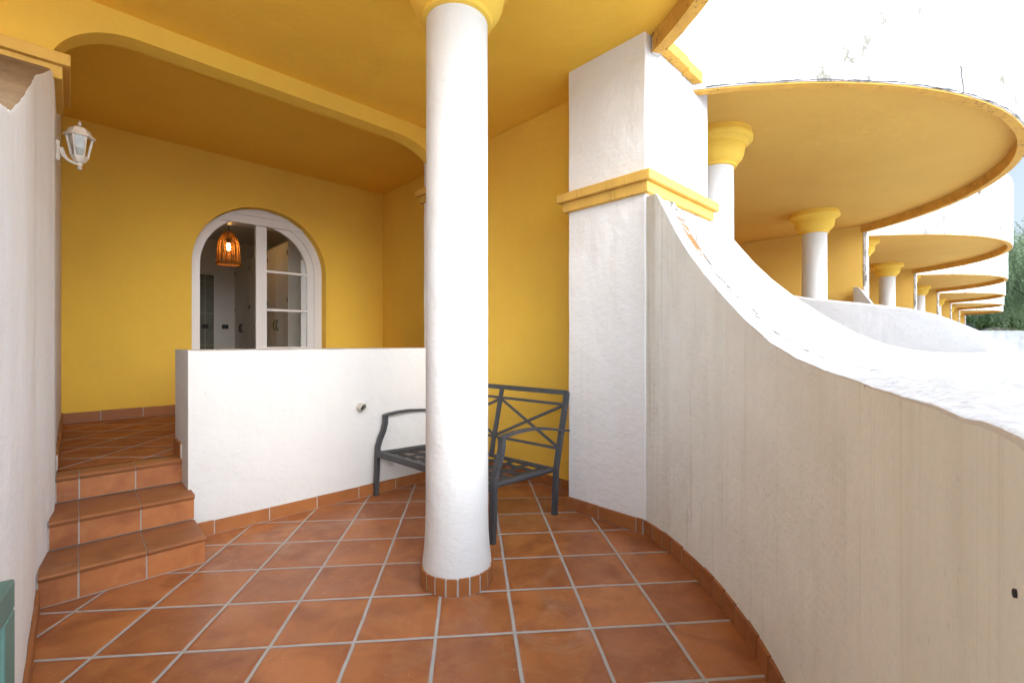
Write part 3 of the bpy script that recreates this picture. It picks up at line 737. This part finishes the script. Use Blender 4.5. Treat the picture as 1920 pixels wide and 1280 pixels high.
# ------------------------------------------------------------------ green gate leaf
ga = R(90+37); gx, gy = -.677, .62
gt = thing('gate', 'green painted metal gate leaf standing open at the lower left corner', 'gate', gx, gy, 0, rot=ga, free=True)
mb = MB()                                    # local x runs along the leaf: 0 = far end, negative = back towards the hinge
mb.box(-.42, 0, 0, .055, .890, .930); mb.box(-.05, 0, 0, .055, .05, .890); mb.box(-.42, -.37, 0, .055, .05, .890); mb.box(-.37, -.05, 0, .055, .05, .10)
part('frame', mb, M['green'], gt, bevel=.003)
mb = MB(); mb.box(-.37, -.05, .004, .051, .10, .889); part('panel', mb, M['green'], gt)

# ------------------------------------------------------------------ neighbouring houses along the row
NR, NC = 3.86, 3.56                          # rim radius and centre of the neighbouring balconies
names = ['nearest neighbouring house with deep yellow soffit, right of the white pier',
         'second neighbouring house along the row, its yellow soffit just below the big one',
         'third house along the row, thin ochre soffit between larger and smaller ones',
         'fourth house along the row, small and partly hidden behind nearer columns',
         'fifth house along the row, a thin yellow disc under a white balcony',
         'farthest house of the row, last small yellow disc before the garden']
ordn = ['nearest', 'second', 'third', 'fourth', 'fifth', 'farthest']
SC = [6.68+6.9*i for i in range(6)]
def house(i):
    s0 = SC[i]; dt = -.0165*(s0-6.68)
    h = thing('neighbouring_house', names[i], 'house', s0, 3.5+dt, 0, group='neighbouring houses along the row')
    C0 = (s0, NC+dt); a0, a1 = R(180+33.5), R(360-34.5)
    part('ceiling', slab(C0[0], C0[1], 3.81, R(180+25.2), R(360-25.2), 4.4+dt, None, None, ZC, ZC+.22), M['soffit_neighbour'], h)
    part('balcony_rim', ring(C0[0], C0[1], 3.795, 3.86, R(180+31), R(360-33), 3.155, ZC-.002), M['rim'], h, smooth=35)
    part('balcony_wall', rounded_fascia(C0[0], C0[1], 3.80, 3.872, R(180+30), R(360-32), 3.166, 4.5), M['white_out'], h, smooth=35)
    mb = MB(); mb.box(s0-3.4, s0+3.17, 4.2+dt, 4.4+dt, -.1, ZC-.002); part('rear_wall', mb, M['yellow_neighbour'], h)
    mb = MB(); mb.box(s0-3.3, s0+3.6, 4.3+dt, 4.5+dt, ZC+.22, 5.5); part('upper_wall', mb, M['white_out'], h)
    mb = MB(); mb.box(s0+3.17, s0+3.31, 1.44+dt, 4.4+dt, -.1, ZC-.003); part('party_wall', mb, M['yellow_neighbour'], h)
    pr = pier_obj('pier', s0+3.165, s0+3.315, 1.385+dt, 1.438+dt, -.1, 5.5, h, 'white_out')
    if i == 0:
        mb = MB(); secs = []
        for k in range(181):
            a = R(180+33)+R(100)*k/180; hgt = .0065+.003*math.sin(k*.9)+.002*math.sin(k*2.3); zz = 3.169+.002*math.sin(k*.37)
            P = lambda r, z: (C0[0]+r*math.cos(a), C0[1]+r*math.sin(a), z)
            secs.append([P(3.865, zz), P(3.8745, zz), P(3.8745, zz+max(.001, hgt)), P(3.865, zz+max(.001, hgt))])
        mb.loft(secs); part('open_joint', mb, M['black'], h)
        mb = MB(); mb.box(3.212, 3.219, 1.5375, 2.1, 2.37, 5.4); part('open_joint', mb, M['black'], h)
        mb = MB(); mb.loft([[(x, 1.5285, 3.293+.006*math.sin(x*40)), (x, 1.5285, 3.309+.008*math.sin(x*31+1)), (x, 1.535, 3.302+.008*math.sin(x*31+1)), (x, 1.535, 3.293+.006*math.sin(x*40))] for x in [2.86+.7*q/40 for q in range(41)]])
        part('open_joint', mb, M['black'], h)
        pr = pier_obj('pier', 3.2185, 3.66, 1.53, 2.17, -.1, 5.5, h, 'white_out')
        part('cornice', cornice(3.252, 3.66, 1.53, 2.17, 2.226), M['yellow_trim'], pr, bevel=.005)
        mb = MB(); mb.box(3.200, 3.56, 1.468, 1.529, 3.207, 3.288); part('ledge', mb, M['rim'], pr, bevel=.006)
    w = thing('parapet_wall', f'{ordn[i]} curved white parapet of the row beyond the white pier' if i else 'curved bright white parapet of the next terrace, seen over the near one', 'wall', s0, -.2+dt, 0, group='curved parapets of the neighbouring terraces')
    lo = R(180+31) if i == 0 else R(180+42)
    o = part('wall', arc_wall(C0[0], C0[1], 3.60, 3.80, lo, R(360-34), 150, lambda t: interp(PAR, t-dt-.03)), [M['white_parapet']], w, smooth=40)
    d = thing('dividing_wall', f'pale dividing wall with rounded sloping top on the {ordn[i]} neighbouring terrace', 'wall', s0-.15, 1.5+dt, 0, group='dividing walls of the neighbouring terraces')
    mb = MB(); secs = []
    for k in range(61):
        t = -.36+(4.19+.36)*k/60; a, b = s0-.28, s0-.06; hh = min(interp(DIV, t), 2.75); T = t+dt
        secs.append([(a, T, -.05), (a, T, hh-.02), (a+.02, T, hh), (b-.02, T, hh), (b, T, hh-.02), (b, T, -.05)])
    mb.loft(secs); part('wall', mb, M['white_parapet'], d, smooth=40)
    for k, (x, wh) in enumerate(((-2.3, 'left'), (1.30 if i == 0 else 1.65, 'right'))):
        sx = 4.57 if (i == 0 and k == 0) else (8.39 if i == 0 else s0+x)
        lab = (('white column close behind the corner pier, under the big soffit', 'white column standing clear under the big yellow soffit')[k] if i == 0
               else f'{("first", "second")[k]} white column of the {ordn[i]} neighbouring terrace')
        make_column(lab, sx, 1.84+dt)
for i in range(6): house(i)

# ------------------------------------------------------------------ garden beyond the row
mb = MB(); gx = [24+2.2*i for i in range(40)]; gy = [40+2*j for j in range(26)]
rows = []
for j, y in enumerate(gy):
    rows.append([mb.v((x, y, 2.0+.17*j+.02*j*j*.6+.25*math.sin(x*.7+j)+.2*math.sin(x*1.9+j*2.1))) for x in gx])
for a, b in zip(rows, rows[1:]):
    for k in range(len(gx)-1): mb.face([a[k], a[k+1], b[k+1], b[k]])
me_o = part('hill', mb, M['hill'], None, smooth=60); me_o.rotation_euler = (0, 0, 0); me_o['kind'] = 'structure'
def hill_z(x, y):
    j = (y-40)/2; return 2.0+.17*j+.012*j*j
gw = thing('garden_wall', 'low pale garden retaining wall under the drooping tree', 'wall', 45, 37, 0, rot=0, free=True)
mb = MB(); mb.box(-12, 25, 0, .4, -.3, 2.14); mb.box(-12, 25, -.04, .44, 2.14, 2.22); part('wall', mb, M['rendered_grey'], gw)
def leaf_cloud(mb, c, rad, n, size, droop=0.0):
    c = Vector(c)
    for _ in range(n):
        while True:
            p = Vector((random.uniform(-1, 1), random.uniform(-1, 1), random.uniform(-1, 1)))
            if p.length < 1: break
        p = Vector((p.x*rad[0], p.y*rad[1], p.z*rad[2]))+c
        d = Vector((random.gauss(0, 1), random.gauss(0, 1), random.gauss(-droop, .7))).normalized()
        e = d.cross(Vector((random.gauss(0, 1), random.gauss(0, 1), random.gauss(0, 1)))).normalized()
        s = size*random.uniform(.6, 1.4)
        mb.poly([p-d*s, p+e*s*.35, p+d*s, p-e*s*.35])
def pepper_tree(label, x, y, zb, h, rc, n, name='pepper_tree'):
    t = thing(name, label, 'tree', x, y, zb, rot=0, free=True, group='trees in the garden')
    mb = MB(); mb.tube([(0, 0, -1), (.1, .05, h*.25), (-.15, .1, h*.5), (.1, 0, h*.75)], [.32, .24, .17, .08], 10)
    tips = []
    for k in range(46):
        a = random.uniform(0, TAU); z = h*random.uniform(.30, .72); r = rc*random.uniform(.35, 1.0)
        tip = (r*math.cos(a), r*math.sin(a), z+h*random.uniform(.08, .28)); tips.append(tip)
        mb.tube([(0, .05, z), (r*.5*math.cos(a), r*.5*math.sin(a), z+h*.14), tip], [.07, .04, .012], 5)
    part('trunk', mb, M['bark'], t, smooth=60)
    mb = MB()
    for k in range(n):
        b = Vector(random.choice(tips)); p = b+Vector((random.gauss(0, rc*.2), random.gauss(0, rc*.2), random.gauss(0, h*.05)))
        L = random.uniform(.5, 1)*h*.32; dx, dy = random.gauss(0, .12), random.gauss(0, .12)
        m = int(L/.10)
        for q in range(m):
            u = q*.10; c = p+Vector((dx*u+random.gauss(0, .05), dy*u+random.gauss(0, .05), -u))
            d = Vector((random.gauss(0, 1), random.gauss(0, 1), -.7)).normalized(); e = d.cross(Vector((random.gauss(0, 1), random.gauss(0, 1), .3))).normalized()
            s = random.uniform(.09, .19); mb.poly([c, c+d*s*.6+e*s*.22, c+d*s*1.3, c+d*s*.6-e*s*.22])
    part('crown', mb, M['pepper'], t)
pepper_tree('feathery drooping green tree at the right edge beyond the balconies', 43.4, 36.4, .0, 11.0, 4.5, 2300)
pepper_tree('second feathery tree behind the drooping one', 50.5, 43.5, 2.0, 11.5, 5.2, 1300)
for k, (u, y, r, mt, lab) in enumerate(((1800, 43.6, .9, 'bush_grey', 'low silvery bush at the left foot of the planted bank'), (1822, 44.6, 1.3, 'bush', 'green bush just under the last yellow balcony'),
        (1848, 45.5, 1.7, 'bush', 'rounded green bush in the middle of the planted bank'), (1868, 43.6, 1.0, 'bush', 'small bright bush right of the pale rocks'), (1880, 47.0, 2.0, 'bush', 'broad leafy bush beside the drooping tree'),
        (1902, 44.0, 1.7, 'bush', 'leafy bush right behind the garden wall, under the tree'), (1812, 48.0, 1.8, 'bush_grey', 'silvery shrub high on the bank, behind the far balcony'), (1838, 50.0, 2.2, 'bush', 'large green bush high on the bank'),
        (1862, 54.0, 3.0, 'bush', 'tall dark bush at the top of the bank'), (1898, 54.0, 3.6, 'bush', 'tallest dark green bush at the top right of the bank'), (1786, 45.0, 1.3, 'bush', 'green bush half hidden by the pale dividing wall'))):
    x = (u-960)/853*y
    z = hill_z(x, y)
    b = thing('bush', lab, 'bush', x, y, z, rot=0, free=True, group='bushes on the planted bank')
    mb = MB()
    for q in range(9): leaf_cloud(mb, (random.uniform(-r, r)*.55, random.uniform(-r, r)*.55, r*random.uniform(.2, .7)), (r*.5, r*.5, r*.4), 260, .11)
    part('foliage', mb, M[mt], b)
    mb = MB()
    for q in range(5): mb.tube([(0, 0, -.3), (random.uniform(-.4, .4)*r, random.uniform(-.4, .4)*r, r*.6)], .03, 5)
    part('stem', mb, M['bark'], b)
for k in range(12):
    y = random.uniform(40.2, 42.0); x = random.uniform(.985, 1.085)*y; z = hill_z(x, y)
    bm = bmesh.new(); bmesh.ops.create_icosphere(bm, subdivisions=3, radius=1)
    s = random.uniform(.28, .6); ph = random.uniform(0, 9)
    for v in bm.verts:
        f = 1+.22*math.sin(v.co.x*3+ph)+.18*math.sin(v.co.y*4+ph*2)+.12*math.sin(v.co.z*6+ph)
        v.co = Vector((v.co.x*f*s*1.3, v.co.y*f*s, v.co.z*f*s*.62))
    mb = MB(); mb.bm.free(); mb.bm = bm
    t = part('rock', mb, M['rock'], None, smooth=30); t.location = (x, y, z+.12); t.rotation_euler = (0, 0, random.uniform(0, 6))
    set_props(t, 'pale rough rock set in the planted bank beyond the houses', 'rock', 'rocks in the planted bank')
